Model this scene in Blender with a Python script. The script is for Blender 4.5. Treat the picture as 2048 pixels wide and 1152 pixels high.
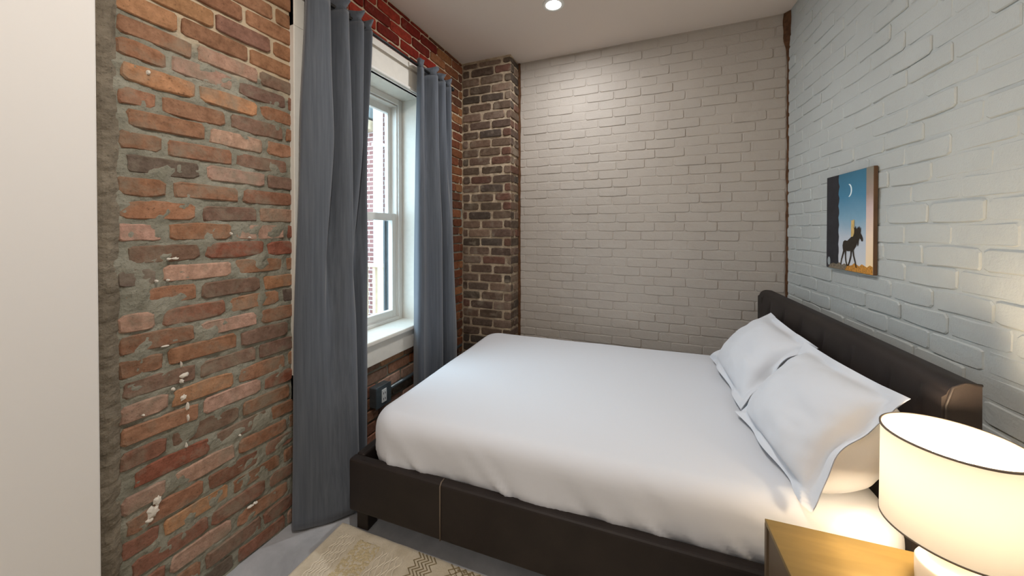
import bpy, math, random
from mathutils import Vector, Matrix, noise

random.seed(7)
for o in list(bpy.data.objects):
    bpy.data.objects.remove(o)
scene = bpy.context.scene
COL = scene.collection
R = math.radians
PI = math.pi

# ------------------------------------------------------------------ camera
CAM_H = 1.31
cam_d = bpy.data.cameras.new('camera')
cam_d.sensor_fit = 'HORIZONTAL'
cam_d.sensor_width = 36.0
cam_d.lens = 36.0 * 705.0 / 2048.0
cam_d.shift_y = -(576.0 - 466.5) / 2048.0
cam_d.clip_start = 0.02
cam = bpy.data.objects.new('camera', cam_d)
cam.location = (0, 0, CAM_H)
cam.rotation_euler = (R(90 - 0.5), 0, R(22))
COL.objects.link(cam)
scene.camera = cam

# ------------------------------------------------------------------ world, exposure
world = bpy.data.worlds.new('world')
scene.world = world
world.use_nodes = True
bg = world.node_tree.nodes['Background']
bg.inputs[0].default_value = (0.62, 0.83, 1.0, 1)
bg.inputs[1].default_value = 7.0
scene.view_settings.view_transform = 'Standard'
scene.view_settings.look = 'None'
scene.view_settings.gamma = 1.0
scene.view_settings.use_curve_mapping = False
scene.view_settings.exposure = 0.0

DOWNLIGHT_W = 14.0
FILL_W = 19.0  # power of the two added, unseen fill lights
LED_COL = (0.97, 0.98, 1.0)
FILL_COL = (1.0, 0.93, 0.86)
LAMP_GLOW = 270.0

# ------------------------------------------------------------------ room numbers
XL = -1.50        # window wall face
YB = 2.78         # back wall face
YP = 2.60         # pilaster face
XP = -1.06        # pilaster right side
XR = 0.794        # right wall at the back corner
ZC = 2.71         # ceiling
TH = R(3.2)       # right wall swings out
YN = -2.6         # rear wall

def right_x(y):
    return XR + (YB - y) * math.tan(TH)

# ------------------------------------------------------------------ helpers
def mesh_obj(name, verts, faces, mat=None, parent=None, smooth=False):
    me = bpy.data.meshes.new(name)
    me.from_pydata([tuple(v) for v in verts], [], faces)
    me.update()
    if smooth:
        me.polygons.foreach_set('use_smooth', [True] * len(me.polygons))
    o = bpy.data.objects.new(name, me)
    COL.objects.link(o)
    if mat:
        me.materials.append(mat)
    if parent:
        o.parent = parent
    return o

def empty(name, loc=(0, 0, 0), rz=0.0):
    o = bpy.data.objects.new(name, None)
    o.empty_display_size = 0.05
    o.location = loc
    o.rotation_euler = (0, 0, rz)
    COL.objects.link(o)
    return o

def tag(o, label, cat, group=None):
    o['label'] = label
    o['category'] = cat
    if group:
        o['group'] = group
    return o

def struct(o):
    o['kind'] = 'structure'
    return o

class MB:
    """collects shapes into one mesh"""
    def __init__(self):
        self.v = []
        self.f = []

    def add(self, vs, fs):
        b = len(self.v)
        self.v += [tuple(p) for p in vs]
        self.f += [tuple(i + b for i in f) for f in fs]
        return self

    def box(self, x0, x1, y0, y1, z0, z1):
        vs = [(x0, y0, z0), (x1, y0, z0), (x1, y1, z0), (x0, y1, z0),
              (x0, y0, z1), (x1, y0, z1), (x1, y1, z1), (x0, y1, z1)]
        fs = [(3, 2, 1, 0), (4, 5, 6, 7), (0, 1, 5, 4), (1, 2, 6, 5), (2, 3, 7, 6), (3, 0, 4, 7)]
        return self.add(vs, fs)

    def lathe(self, prof, n=48, c=(0, 0, 0), cap0=False, cap1=False):
        vs = []
        for r, z in prof:
            for i in range(n):
                a = 2 * PI * i / n
                vs.append((c[0] + r * math.cos(a), c[1] + r * math.sin(a), c[2] + z))
        fs = []
        m = len(prof)
        for j in range(m - 1):
            for i in range(n):
                fs.append((j * n + i, j * n + (i + 1) % n, (j + 1) * n + (i + 1) % n, (j + 1) * n + i))
        if cap0:
            fs.append(tuple(range(n))[::-1])
        if cap1:
            fs.append(tuple((m - 1) * n + i for i in range(n)))
        return self.add(vs, fs)

    def tube(self, pts, r, n=10, caps=True):
        pts = [Vector(p) for p in pts]
        vs = []
        prev = None
        for k, p in enumerate(pts):
            if k == 0:
                t = pts[1] - p
            elif k == len(pts) - 1:
                t = p - pts[k - 1]
            else:
                t = pts[k + 1] - pts[k - 1]
            t.normalize()
            if prev is None:
                a = Vector((0, 0, 1)) if abs(t.z) < 0.9 else Vector((1, 0, 0))
                nrm = t.cross(a).normalized()
            else:
                nrm = (prev - t * prev.dot(t)).normalized()
            prev = nrm
            b = t.cross(nrm)
            rr = r[k] if isinstance(r, (list, tuple)) else r
            for i in range(n):
                q = 2 * PI * i / n
                vs.append(p + nrm * (rr * math.cos(q)) + b * (rr * math.sin(q)))
        fs = []
        for k in range(len(pts) - 1):
            for i in range(n):
                fs.append((k * n + i, k * n + (i + 1) % n, (k + 1) * n + (i + 1) % n, (k + 1) * n + i))
        if caps:
            fs.append(tuple(range(n))[::-1])
            fs.append(tuple((len(pts) - 1) * n + i for i in range(n)))
        return self.add(vs, fs)

    def build(self, name, mat, parent=None, smooth=False, bevel=0.0, seg=2):
        o = mesh_obj(name, self.v, self.f, mat, parent, smooth)
        if bevel:
            m = o.modifiers.new('bevel', 'BEVEL')
            m.width = bevel
            m.segments = seg
            m.limit_method = 'ANGLE'
        return o

def box_obj(name, x0, x1, y0, y1, z0, z1, mat, parent=None, bevel=0.0, seg=2):
    return MB().box(x0, x1, y0, y1, z0, z1).build(name, mat, parent, bevel=bevel, seg=seg)

def nz(p, s=1.0, seed=0.0):
    return noise.noise(Vector((p[0] * s + seed, p[1] * s + seed * 1.7, p[2] * s - seed)))

def lerp(a, b, t):
    return a + (b - a) * t

def smoothstep(t):
    t = max(0.0, min(1.0, t))
    return t * t * (3 - 2 * t)

def catmull(P, n):
    """n samples through the control points P"""
    out = []
    m = len(P) - 1
    for i in range(n):
        s = i / (n - 1) * m
        k = min(int(s), m - 1)
        t = s - k
        p0 = P[max(k - 1, 0)]; p1 = P[k]; p2 = P[k + 1]; p3 = P[min(k + 2, m)]
        q = []
        for d in range(len(p1)):
            a, b, c, e = p0[d], p1[d], p2[d], p3[d]
            q.append(0.5 * (2 * b + (c - a) * t + (2 * a - 5 * b + 4 * c - e) * t * t + (3 * b - a - 3 * c + e) * t ** 3))
        out.append(q)
    return out

# ------------------------------------------------------------------ materials
def srgb(r, g, b):
    def c(u):
        u /= 255.0
        return u / 12.92 if u <= 0.04045 else ((u + 0.055) / 1.055) ** 2.4
    return (c(r), c(g), c(b), 1.0)

class NT:
    def __init__(self, name):
        self.m = bpy.data.materials.new(name)
        self.m.use_nodes = True
        self.t = self.m.node_tree
        self.b = self.t.nodes['Principled BSDF']
        self.out = self.t.nodes['Material Output']

    def n(self, kind, **kw):
        nd = self.t.nodes.new(kind)
        for k, v in kw.items():
            setattr(nd, k, v)
        return nd

    def l(self, a, b):
        self.t.links.new(a, b)

    def coord(self, which='Object'):
        return self.n('ShaderNodeTexCoord').outputs[which]

    def pos(self):
        return self.n('ShaderNodeNewGeometry').outputs['Position']

    def noise(self, vec, scale, detail=4.0, rough=0.6, dist=0.0):
        nd = self.n('ShaderNodeTexNoise')
        nd.inputs['Scale'].default_value = scale
        nd.inputs['Detail'].default_value = detail
        nd.inputs['Roughness'].default_value = rough
        nd.inputs['Distortion'].default_value = dist
        self.l(vec, nd.inputs['Vector'])
        return nd.outputs['Fac']

    def ramp(self, fac, stops):
        nd = self.n('ShaderNodeValToRGB')
        el = nd.color_ramp.elements
        while len(el) < len(stops):
            el.new(0.5)
        for e, (p, c) in zip(el, stops):
            e.position = p
            e.color = c if isinstance(c, (tuple, list)) else (c, c, c, 1)
        self.l(fac, nd.inputs['Fac'])
        return nd.outputs['Color']

    def mix(self, fac, a, b, mode='MIX'):
        nd = self.n('ShaderNodeMix', data_type='RGBA', blend_type=mode)
        if isinstance(fac, (int, float)):
            nd.inputs[0].default_value = fac
        else:
            self.l(fac, nd.inputs[0])
        for i, c in ((6, a), (7, b)):
            if isinstance(c, (tuple, list)):
                nd.inputs[i].default_value = c
            else:
                self.l(c, nd.inputs[i])
        return nd.outputs[2]

    def math(self, op, a, b=0.0):
        nd = self.n('ShaderNodeMath', operation=op)
        for i, c in ((0, a), (1, b)):
            if isinstance(c, (int, float)):
                nd.inputs[i].default_value = c
            else:
                self.l(c, nd.inputs[i])
        return nd.outputs[0]

    def bump(self, h, strength=0.3, dist=0.01):
        nd = self.n('ShaderNodeBump')
        nd.inputs['Strength'].default_value = strength
        nd.inputs['Distance'].default_value = dist
        self.l(h, nd.inputs['Height'])
        self.l(nd.outputs['Normal'], self.b.inputs['Normal'])

    def base(self, c, rough=0.6, spec=0.3, metal=0.0):
        if isinstance(c, (tuple, list)):
            self.b.inputs['Base Color'].default_value = c
        else:
            self.l(c, self.b.inputs['Base Color'])
        self.b.inputs['Roughness'].default_value = rough
        self.b.inputs['Specular IOR Level'].default_value = spec
        self.b.inputs['Metallic'].default_value = metal
        return self

def simple(name, c, rough=0.6, spec=0.3, metal=0.0, bumpscale=0, bumpstr=0.1, var=0.0):
    t = NT(name)
    if bumpscale or var:
        fac = t.noise(t.coord(), bumpscale or 8.0, 4.0)
    if var:
        d = tuple(x * (1 - var) for x in c[:3]) + (1,)
        e = tuple(min(1, x * (1 + var)) for x in c[:3]) + (1,)
        t.base(t.ramp(fac, [(0.3, d), (0.7, e)]), rough, spec, metal)
    else:
        t.base(c, rough, spec, metal)
    if bumpscale:
        t.bump(fac, bumpstr, 0.004)
    return t.m

M = {}

def brick_mat(name, smear, smear_col, lo=0.5, hi=0.62, scale=6.0):
    """old fired brick: own colour from the object, kiln mottling, mortar smears"""
    t = NT(name)
    p = t.pos()
    oc = t.n('ShaderNodeObjectInfo').outputs['Color']
    n1 = t.noise(p, 34, 6, 0.65)
    n2 = t.noise(p, 150, 3, 0.6)
    c = t.mix(t.ramp(n1, [(0.32, 0.0), (0.68, 1.0)]), t.mix(1.0, oc, (0.70, 0.64, 0.58, 1), 'MULTIPLY'),
              t.mix(1.0, oc, (1.22, 1.16, 1.1, 1), 'MULTIPLY'))
    c = t.mix(t.ramp(n2, [(0.58, 0.0), (0.75, 0.55)]), c, (0.03, 0.025, 0.02, 1))
    n3 = t.noise(p, scale, 7, 0.68, 0.4)
    f = t.math('MULTIPLY', t.ramp(n3, [(lo, 0.0), (hi, 1.0)]), smear)
    c = t.mix(f, c, smear_col)
    t.base(c, 0.9, 0.15)
    t.bump(t.math('ADD', n1, t.math('MULTIPLY', n2, 0.5)), 0.55, 0.006)
    return t.m

def mortar_mat(name, ca, cb, cream=None):
    t = NT(name)
    p = t.pos()
    n1 = t.noise(p, 9, 7, 0.68)
    n2 = t.noise(p, 120, 4, 0.7)
    c = t.ramp(n1, [(0.3, ca), (0.7, cb)])
    c = t.mix(t.ramp(n2, [(0.55, 0.0), (0.78, 0.7)]), c, tuple(x * 0.35 for x in ca[:3]) + (1,))
    if cream:
        sx = t.n('ShaderNodeSeparateXYZ')
        t.l(p, sx.inputs[0])
        # fresh cream pointing high up on the wall: a height with a ragged, tilted edge
        e = t.math('ADD', sx.outputs[2], t.math('MULTIPLY', sx.outputs[1], 0.18))
        e = t.math('ADD', e, t.math('MULTIPLY', n1, 0.25))
        mr = t.n('ShaderNodeMapRange')
        mr.inputs[1].default_value = cream[1]
        mr.inputs[2].default_value = cream[1] + 0.09
        t.l(e, mr.inputs[0])
        c = t.mix(mr.outputs[0], c, cream[0])
    t.base(c, 0.95, 0.1)
    t.bump(t.math('ADD', n1, n2), 0.7, 0.006)
    return t.m

M['brick_left'] = brick_mat('old_brick', 0.75, srgb(138, 129, 113), 0.47, 0.68, 9)
M['brick_clean'] = brick_mat('clean_brick', 0.25, srgb(140, 125, 105), 0.6, 0.7, 10)
M['brick_pil'] = brick_mat('pier_brick', 0.7, srgb(136, 124, 108), 0.54, 0.66, 7)
M['mortar_left'] = mortar_mat('grey_mortar', srgb(122, 120, 106), srgb(160, 157, 143), (srgb(200, 182, 155), 2.19))
M['mortar_pil'] = mortar_mat('pale_mortar', srgb(146, 128, 108), srgb(210, 192, 166))
M['mortar_strip'] = mortar_mat('parging', srgb(104, 95, 82), srgb(146, 136, 120))

def painted_brick(name, col):
    t = NT(name)
    p = t.pos()
    n1 = t.noise(p, 30, 6, 0.6)
    n2 = t.noise(p, 170, 3, 0.5)
    n3 = t.noise(p, 2.5, 3, 0.5)
    a = tuple(x * 0.93 for x in col[:3]) + (1,)
    c = t.mix(t.ramp(n3, [(0.35, 0.0), (0.65, 1.0)]), a, col)
    t.base(c, 0.55, 0.35)
    t.bump(t.math('ADD', n1, t.math('MULTIPLY', n2, 0.3)), 0.5, 0.006)
    return t.m

M['paint_back'] = painted_brick('painted_brick_back', srgb(174, 165, 155))
M['paint_right'] = painted_brick('painted_brick_right', srgb(182, 185, 182))
M['drywall'] = simple('white_drywall', srgb(226, 223, 219), 0.7, 0.2, bumpscale=60, bumpstr=0.03)
M['ceiling'] = simple('ceiling_paint', srgb(218, 206, 196), 0.8, 0.15, bumpscale=40, bumpstr=0.03)
M['trim_white'] = simple('trim_paint', srgb(226, 222, 212), 0.45, 0.4, bumpscale=30, bumpstr=0.03, var=0.03)
M['vinyl'] = simple('sash_paint', srgb(228, 226, 220), 0.4, 0.4)
M['black_metal'] = simple('black_metal', srgb(22, 21, 21), 0.45, 0.4)
M['dark_frame'] = simple('dark_screen_frame', srgb(70, 76, 80), 0.5, 0.3)
M['splash'] = simple('plaster_splash', srgb(215, 208, 196), 0.85, 0.15, bumpscale=90, bumpstr=0.3)
M['rough_wood'] = simple('rough_wood', srgb(86, 60, 42), 0.9, 0.1, bumpscale=40, bumpstr=0.5, var=0.35)
M['steel'] = simple('galvanised', srgb(120, 132, 138), 0.38, 0.5, 0.75, bumpscale=40, bumpstr=0.05, var=0.1)
M['outlet_white'] = simple('outlet_plastic', srgb(215, 218, 218), 0.35, 0.4)

# concrete floor
t = NT('concrete_floor')
p = t.pos()
n1 = t.noise(p, 3.0, 8, 0.65, 0.6)
n2 = t.noise(p, 26, 5, 0.6)
c = t.ramp(n1, [(0.25, srgb(138, 140, 143)), (0.55, srgb(172, 174, 178)), (0.8, srgb(190, 191, 193))])
c = t.mix(t.ramp(n2, [(0.35, 0.0), (0.8, 0.35)]), c, srgb(146, 148, 151))
t.base(c, 0.42, 0.4)
t.bump(n2, 0.06, 0.003)
M['floor'] = t.m

# curtain cloth: fine vertical weave
t = NT('curtain_cloth')
p = t.coord()
mp = t.n('ShaderNodeMapping')
mp.inputs['Scale'].default_value = (90, 90, 3)
t.l(p, mp.inputs[0])
n1 = t.noise(mp.outputs[0], 1.0, 4, 0.6)
t.base(t.ramp(n1, [(0.3, srgb(78, 83, 91)), (0.7, srgb(94, 99, 107))]), 0.85, 0.15)
t.b.inputs['Sheen Weight'].default_value = 0.25
t.bump(n1, 0.12, 0.002)
M['curtain'] = t.m

# white bed linen
t = NT('white_linen')
p = t.coord()
n1 = t.noise(p, 16, 5, 0.55)
n2 = t.noise(p, 700, 2, 0.5)
t.base(srgb(212, 214, 219), 0.85, 0.15)
t.b.inputs['Sheen Weight'].default_value = 0.2
t.bump(t.math('ADD', n1, t.math('MULTIPLY', n2, 0.1)), 0.10, 0.006)
M['linen'] = t.m
M['ticking'] = simple('mattress_pad', srgb(205, 196, 186), 0.9, 0.1, bumpscale=60, bumpstr=0.2)

# dark brown faux leather of the bed
t = NT('dark_leather')
p = t.coord()
n1 = t.noise(p, 320, 3, 0.5)
n2 = t.noise(p, 8, 3, 0.5)
t.base(t.ramp(n2, [(0.3, srgb(34, 28, 26)), (0.7, srgb(42, 35, 32))]), 0.55, 0.3)
t.bump(n1, 0.12, 0.002)
M['leather'] = t.m
M['stitch'] = simple('seam_welt', srgb(110, 98, 86), 0.6, 0.3)

# nightstand veneer
t = NT('walnut_veneer')
p = t.coord()
mp = t.n('ShaderNodeMapping')
mp.inputs['Scale'].default_value = (3, 26, 26)
t.l(p, mp.inputs[0])
n1 = t.noise(mp.outputs[0], 1.6, 5, 0.55, 0.4)
t.base(t.ramp(n1, [(0.3, srgb(112, 92, 50)), (0.7, srgb(124, 102, 58))]), 0.45, 0.35)
M['veneer'] = t.m
M['veneer_dark'] = simple('veneer_edge', srgb(96, 80, 62), 0.5, 0.3, bumpscale=20, bumpstr=0.03, var=0.1)
M['gap'] = simple('dark_gap', srgb(30, 25, 22), 0.8, 0.1)

# lamp
t = NT('lamp_shade_cloth')
tr = t.n('ShaderNodeBsdfTranslucent')
tr.inputs[0].default_value = (0.078, 0.076, 0.072, 1)
df = t.n('ShaderNodeBsdfDiffuse')
df.inputs[0].default_value = srgb(226, 220, 208)
mx = t.n('ShaderNodeMixShader')
mx.inputs[0].default_value = 0.40
t.l(df.outputs[0], mx.inputs[1]); t.l(tr.outputs[0], mx.inputs[2]); t.l(mx.outputs[0], t.out.inputs[0])
M['shade'] = t.m
M['ceramic'] = simple('lamp_ceramic', srgb(222, 216, 208), 0.35, 0.5, bumpscale=12, bumpstr=0.02)
M['brass'] = simple('brass', srgb(200, 165, 90), 0.3, 0.5, 0.9)
def emis(name, c, s):
    t = NT(name)
    t.base((0.8, 0.8, 0.8, 1))
    t.b.inputs['Emission Color'].default_value = c
    t.b.inputs['Emission Strength'].default_value = s
    return t.m
M['bulb'] = emis('bulb_glow', (1.0, 0.78, 0.52, 1), LAMP_GLOW)
M['led'] = emis('led_lens', (0.95, 0.98, 1.0, 1), 6.0)

# window glass
t = NT('window_glass')
trn = t.n('ShaderNodeBsdfTransparent')
trn.inputs[0].default_value = (0.96, 0.98, 0.975, 1)
gl = t.n('ShaderNodeBsdfGlossy')
gl.inputs['Roughness'].default_value = 0.02
fr = t.n('ShaderNodeLayerWeight')
fr.inputs['Blend'].default_value = 0.5
fac = t.math('ADD', t.math('MULTIPLY', t.math('POWER', fr.outputs['Facing'], 5.0), 0.9), 0.03)
mx = t.n('ShaderNodeMixShader')
t.l(fac, mx.inputs[0]); t.l(trn.outputs[0], mx.inputs[1]); t.l(gl.outputs[0], mx.inputs[2]); t.l(mx.outputs[0], t.out.inputs[0])
M['glass'] = t.m

# rug
t = NT('rug_wool')
p = t.coord()
n1 = t.noise(p, 240, 3, 0.6)
n2 = t.noise(p, 14, 4, 0.6)
c = t.ramp(n2, [(0.3, srgb(196, 184, 160)), (0.7, srgb(218, 207, 186))])
t.base(c, 0.95, 0.1)
t.b.inputs['Sheen Weight'].default_value = 0.3
t.bump(n1, 0.6, 0.004)
M['rug'] = t.m
M['rug_tuft'] = simple('rug_tuft', srgb(202, 186, 150), 0.95, 0.1, bumpscale=260, bumpstr=0.7, var=0.22)
M['rug_cream'] = simple('rug_cream_yarn', srgb(226, 216, 196), 0.95, 0.1, bumpscale=260, bumpstr=0.5, var=0.06)
M['rug_dark'] = simple('rug_dark_yarn', srgb(132, 118, 90), 0.95, 0.1, bumpscale=300, bumpstr=0.5, var=0.25)

# outdoors
t = NT('neighbour_brickwork')
p = t.coord()
mp = t.n('ShaderNodeMapping')
mp.inputs['Rotation'].default_value = (R(90), 0, 0)
t.l(p, mp.inputs[0])
bt = t.n('ShaderNodeTexBrick')
bt.inputs['Scale'].default_value = 1.0
bt.inputs['Brick Width'].default_value = 0.21
bt.inputs['Row Height'].default_value = 0.07
bt.inputs['Mortar Size'].default_value = 0.008
bt.inputs['Color1'].default_value = srgb(122, 84, 80)
bt.inputs['Color2'].default_value = srgb(140, 102, 98)
bt.inputs['Mortar'].default_value = srgb(186, 176, 172)
t.l(mp.outputs[0], bt.inputs['Vector'])
t.base(bt.outputs['Color'], 0.9, 0.1)
M['far_brick'] = t.m
M['white_pipe'] = simple('white_pipe', srgb(236, 238, 240), 0.5, 0.3)
M['deck_wood'] = simple('deck_wood', srgb(196, 176, 150), 0.8, 0.15, bumpscale=20, bumpstr=0.1, var=0.12)
M['yard'] = simple('yard_ground', srgb(150, 146, 140), 0.95, 0.1, bumpscale=6, bumpstr=0.2, var=0.15)
M['grey_metal'] = simple('grey_fascia', srgb(140, 148, 148), 0.6, 0.3)

# ================================================================== STRUCTURE
floor = struct(mesh_obj('floor', *[[(-1.9, YN - .1, 0), (1.3, YN - .1, 0), (1.3, 3.1, 0), (-1.9, 3.1, 0),
                                    (-1.9, YN - .1, -.1), (1.3, YN - .1, -.1), (1.3, 3.1, -.1), (-1.9, 3.1, -.1)],
                                   [(0, 1, 2, 3), (7, 6, 5, 4), (0, 4, 5, 1), (1, 5, 6, 2), (2, 6, 7, 3), (3, 7, 4, 0)]], M['floor']))
ceiling = struct(box_obj('ceiling', -1.9, 1.3, YN - .1, 3.1, ZC, ZC + .12, M['ceiling']))
struct(box_obj('wall_rear', -1.9, 1.3, YN - .12, YN, 0, ZC, M['drywall']))

# window opening
WY0, WY1, WZ0, WZ1 = 1.165, 2.02, 0.69, 2.215       # clear opening
HY0, HY1, HZ0, HZ1 = 1.12, 2.06, 0.62, 2.26         # hole in the masonry
WTH = 0.27                                          # masonry thickness

def rough_grid(u0, u1, z0, z1, res, fn, hole=None):
    nu = max(1, int(round((u1 - u0) / res)))
    nzz = max(1, int(round((z1 - z0) / res)))
    vs = []
    for j in range(nzz + 1):
        for i in range(nu + 1):
            u = lerp(u0, u1, i / nu)
            z = lerp(z0, z1, j / nzz)
            vs.append(fn(u, z))
    fs = []
    for j in range(nzz):
        for i in range(nu):
            u = lerp(u0, u1, (i + .5) / nu)
            z = lerp(z0, z1, (j + .5) / nzz)
            if hole and hole[0] < u < hole[1] and hole[2] < z < hole[3]:
                continue
            a = j * (nu + 1) + i
            fs.append((a, a + 1, a + nu + 2, a + nu + 1))
    return vs, fs

# ---- window wall: rough mortar bed, thick masonry behind it
def left_mortar(u, z):
    d = -0.0042 + 0.0088 * nz((u, z, 0), 16, 3.1) + 0.0045 * nz((u, z, 0), 48, 9.2)
    if u > 1.12 or z + .18 * u > 2.10 + .08 * nz((u, z, 0), 5, 1.0):
        d = -0.009 + 0.004 * nz((u, z, 0), 30, 3.1)
    return (XL + d, u, z)

mb = MB()
mb.add(*rough_grid(0.46, 2.62, 0, ZC, 0.011, left_mortar, (HY0, HY1, HZ0, HZ1)))
for (a, b, c, d) in ((0.3, HY0, 0, ZC), (HY1, 3.1, 0, ZC), (HY0, HY1, 0, HZ0), (HY0, HY1, HZ1, ZC)):
    mb.box(XL - WTH, XL - 0.02, a, b, c, d)
wall_left = struct(mb.build('wall_left', M['mortar_left'], smooth=False))
wall_dry = struct(box_obj('wall_near', XL - WTH, -1.435, YN, 0.478, 0, ZC, M['drywall'], bevel=0.004))

# parging strip where the brick meets the drywall
def strip(u, z):
    w = (u - .49) / .05
    d = 0.012 * math.sin(max(0, min(1, w)) * PI) + 0.006 * nz((u, z, 0), 26, 4.4) + 0.004 * nz((u, z, 0), 70, 1.4) - 0.003
    return (XL + d, u + 0.006 * nz((u, z, 1), 14, 2.0), z)
o = mesh_obj('mortar_parging', *rough_grid(0.485, 0.542, 0, ZC, 0.007, strip), M['mortar_strip'], wall_left)

# ---- back wall, right wall, pilaster cores
def back_mortar(u, z):
    return (u, YB + 0.0035 + 0.0022 * nz((u, z, 0), 10, 5.0), z)
mb = MB()
vs, fs = rough_grid(XP - .02, XR + .02, 0, ZC, 0.03, back_mortar)
mb.add(vs, fs)
mb.box(-1.9, 1.3, YB + .02, YB + .3, 0, ZC)
wall_back = struct(mb.build('wall_back', M['paint_back']))

ct, st = math.cos(TH), math.sin(TH)
def right_pt(u, out, z):
    """u metres from the back corner towards the camera, out metres into the room"""
    return (XR + u * st - out * ct, YB - u * ct - out * st, z)
def right_mortar(u, z):
    return right_pt(u, -0.0035 + 0.0022 * nz((u, z, 0), 10, 8.0), z)
mb = MB()
vs, fs = rough_grid(-.02, 2.4, 0, ZC, 0.03, right_mortar)
mb.add(vs, fs)
q = [right_pt(-.3, -.02, 0), right_pt(5.6, -.02, 0), right_pt(5.6, -.3, 0), right_pt(-.3, -.3, 0)]
q += [(a, b, ZC) for a, b, _ in q]
mb.add(q, [(0, 1, 5, 4), (1, 2, 6, 5), (2, 3, 7, 6), (3, 0, 4, 7), (4, 5, 6, 7), (3, 2, 1, 0)])
wall_right = struct(mb.build('wall_right', M['paint_right']))
o = mesh_obj('plaster_face', [right_pt(2.38, 0, 0), right_pt(5.6, 0, 0), right_pt(5.6, 0, ZC), right_pt(2.38, 0, ZC)],
             [(0, 1, 2, 3)], M['drywall'], wall_right)

def pil_front(u, z):
    return (u, YP + 0.008 + 0.006 * nz((u, z, 0), 28, 6.0), z)
def pil_side(u, z):
    return (XP - 0.008 + 0.006 * nz((u, z, 0), 28, 7.0), u, z)
mb = MB()
mb.add(*rough_grid(XL - .02, XP - .005, 0, ZC, 0.014, pil_front))
mb.add(*rough_grid(YP + .005, YB + .01, 0, ZC, 0.014, pil_side))
mb.box(XL - .02, XP - .02, YP + .02, YB + .05, 0, ZC)
wall_pil = struct(mb.build('wall_pilaster', M['mortar_pil']))

# ------------------------------------------------------------------ bricks
def brick_geo(L, H, rough, bev, D=0.034):
    """irregular brick: front at y=0 facing -y, 10-point outline, at most 48 triangles"""
    r = lambda s: random.uniform(-s, s) * rough
    hx, hz = L / 2, H / 2
    def c(sx, sz):
        k1 = (0.006 + abs(r(0.014)))
        k2 = (0.004 + abs(r(0.010)))
        return [(sx * (hx - abs(r(.004))), sz * (hz - k2)), (sx * (hx - k1), sz * (hz - abs(r(.003))))]
    bl = c(-1, -1); br = c(1, -1); tr = c(1, 1); tl = c(-1, 1)
    pts = [bl[0], bl[1], (r(.03), -hz + r(.004)), br[1], br[0], tr[0], tr[1], (r(.03), hz + r(.004)), tl[1], tl[0]]
    n = len(pts)
    vs = []
    for x, z in pts:
        vs.append((x - math.copysign(min(bev, abs(x)), x), r(.0012), z - math.copysign(min(bev * .9, abs(z)), z)))
    for x, z in pts:
        vs.append((x, bev + abs(r(.001)), z))
    for x, z in pts:
        vs.append((x, D, z))
    fs = [tuple(range(n))]
    for k in range(2):
        for i in range(n):
            fs.append((k * n + i, (k + 1) * n + i, (k + 1) * n + (i + 1) % n, k * n + (i + 1) % n))
    # orient the front face towards -y
    return vs, fs

def brick_meshes(tagname, L, H, rough, bev, mat, count):
    out = []
    for k in range(count):
        vs, fs = brick_geo(L, H, rough, bev)
        me = bpy.data.meshes.new(tagname)
        me.from_pydata(vs, [], fs)
        me.update()
        me.materials.append(mat)
        out.append((me, vs, fs))
    return out

def lay(parent, ang, place, u0, u1, z0, z1, course, L, joint, geos_long, geos_short, colour, hole=None,
        depth_j=0.002, tilt=0.4, phase=0.0, visible=lambda u, z: True, zj=0.001, mat=None, hdr_every=0, first_row=0, keep=None):
    """lays courses of bricks; each visible brick is an object under the wall, hidden ones are joined"""
    rest = MB()
    z = z0
    row = first_row
    while z < z1 - 0.012:
        zt = min(z + course, z1)
        hh = zt - z - joint
        zc = (z + zt) / 2
        LL = L
        if hdr_every and row % hdr_every == hdr_every - 1:
            LL = L / 2
        u = u0 + phase - (LL + joint) * (0.5 if row % 2 else 0.0) + random.uniform(-.012, .012)
        while u < u1:
            lj = random.uniform(.93, 1.04) * LL
            a, b = max(u, u0), min(u + lj, u1)
            u += lj + joint * random.uniform(.7, 1.5)
            segs = [(a, b)]
            if hole and hole[2] < zc < hole[3]:
                segs = []
                if a < hole[0]:
                    segs.append((a, min(b, hole[0])))
                if b > hole[1]:
                    segs.append((max(a, hole[1]), b))
            for (a2, b2) in segs:
                w = b2 - a2
                if w < 0.022 or hh < .012:
                    continue
                uc = (a2 + b2) / 2
                geos = geos_short if w < 0.14 else geos_long
                me, vs, fs = random.choice(geos)
                gl = 0.095 if geos is geos_short else 0.195
                loc = place(uc, random.uniform(-depth_j, depth_j), zc + random.uniform(-zj, zj))
                sc = (w / gl, 1, hh / 0.058)
                eul = (R(random.uniform(-tilt, tilt)), R(random.uniform(-tilt, tilt) * .8), ang + R(random.uniform(-tilt, tilt)))
                if visible(uc, zc):
                    ob = bpy.data.objects.new('brick', me)
                    ob.location = loc
                    ob.rotation_euler = eul
                    ob.scale = sc
                    ob.color = colour(uc, zc)
                    ob.parent = parent
                    COL.objects.link(ob)
                else:
                    mt = Matrix.Translation(loc) @ Matrix.Rotation(ang, 4, 'Z') @ Matrix.Diagonal((*sc, 1))
                    rest.add([mt @ Vector(v) for v in vs], fs)
        z += course
        row += 1
    if rest.v:
        ro = rest.build('brick_infill', mat, parent)
        ro.color = colour(u0, z0)
        ro['kind'] = 'stuff'

def vary(c, s=0.12, sat=1.0):
    g = (c[0] + c[1] + c[2]) / 3
    c = tuple(g + (x - g) * sat for x in c[:3])
    k = random.uniform(1 - s, 1 + s)
    return (min(1, c[0] * k * random.uniform(.96, 1.04)), min(1, c[1] * k), min(1, c[2] * k * random.uniform(.95, 1.05)), 1)

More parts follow.
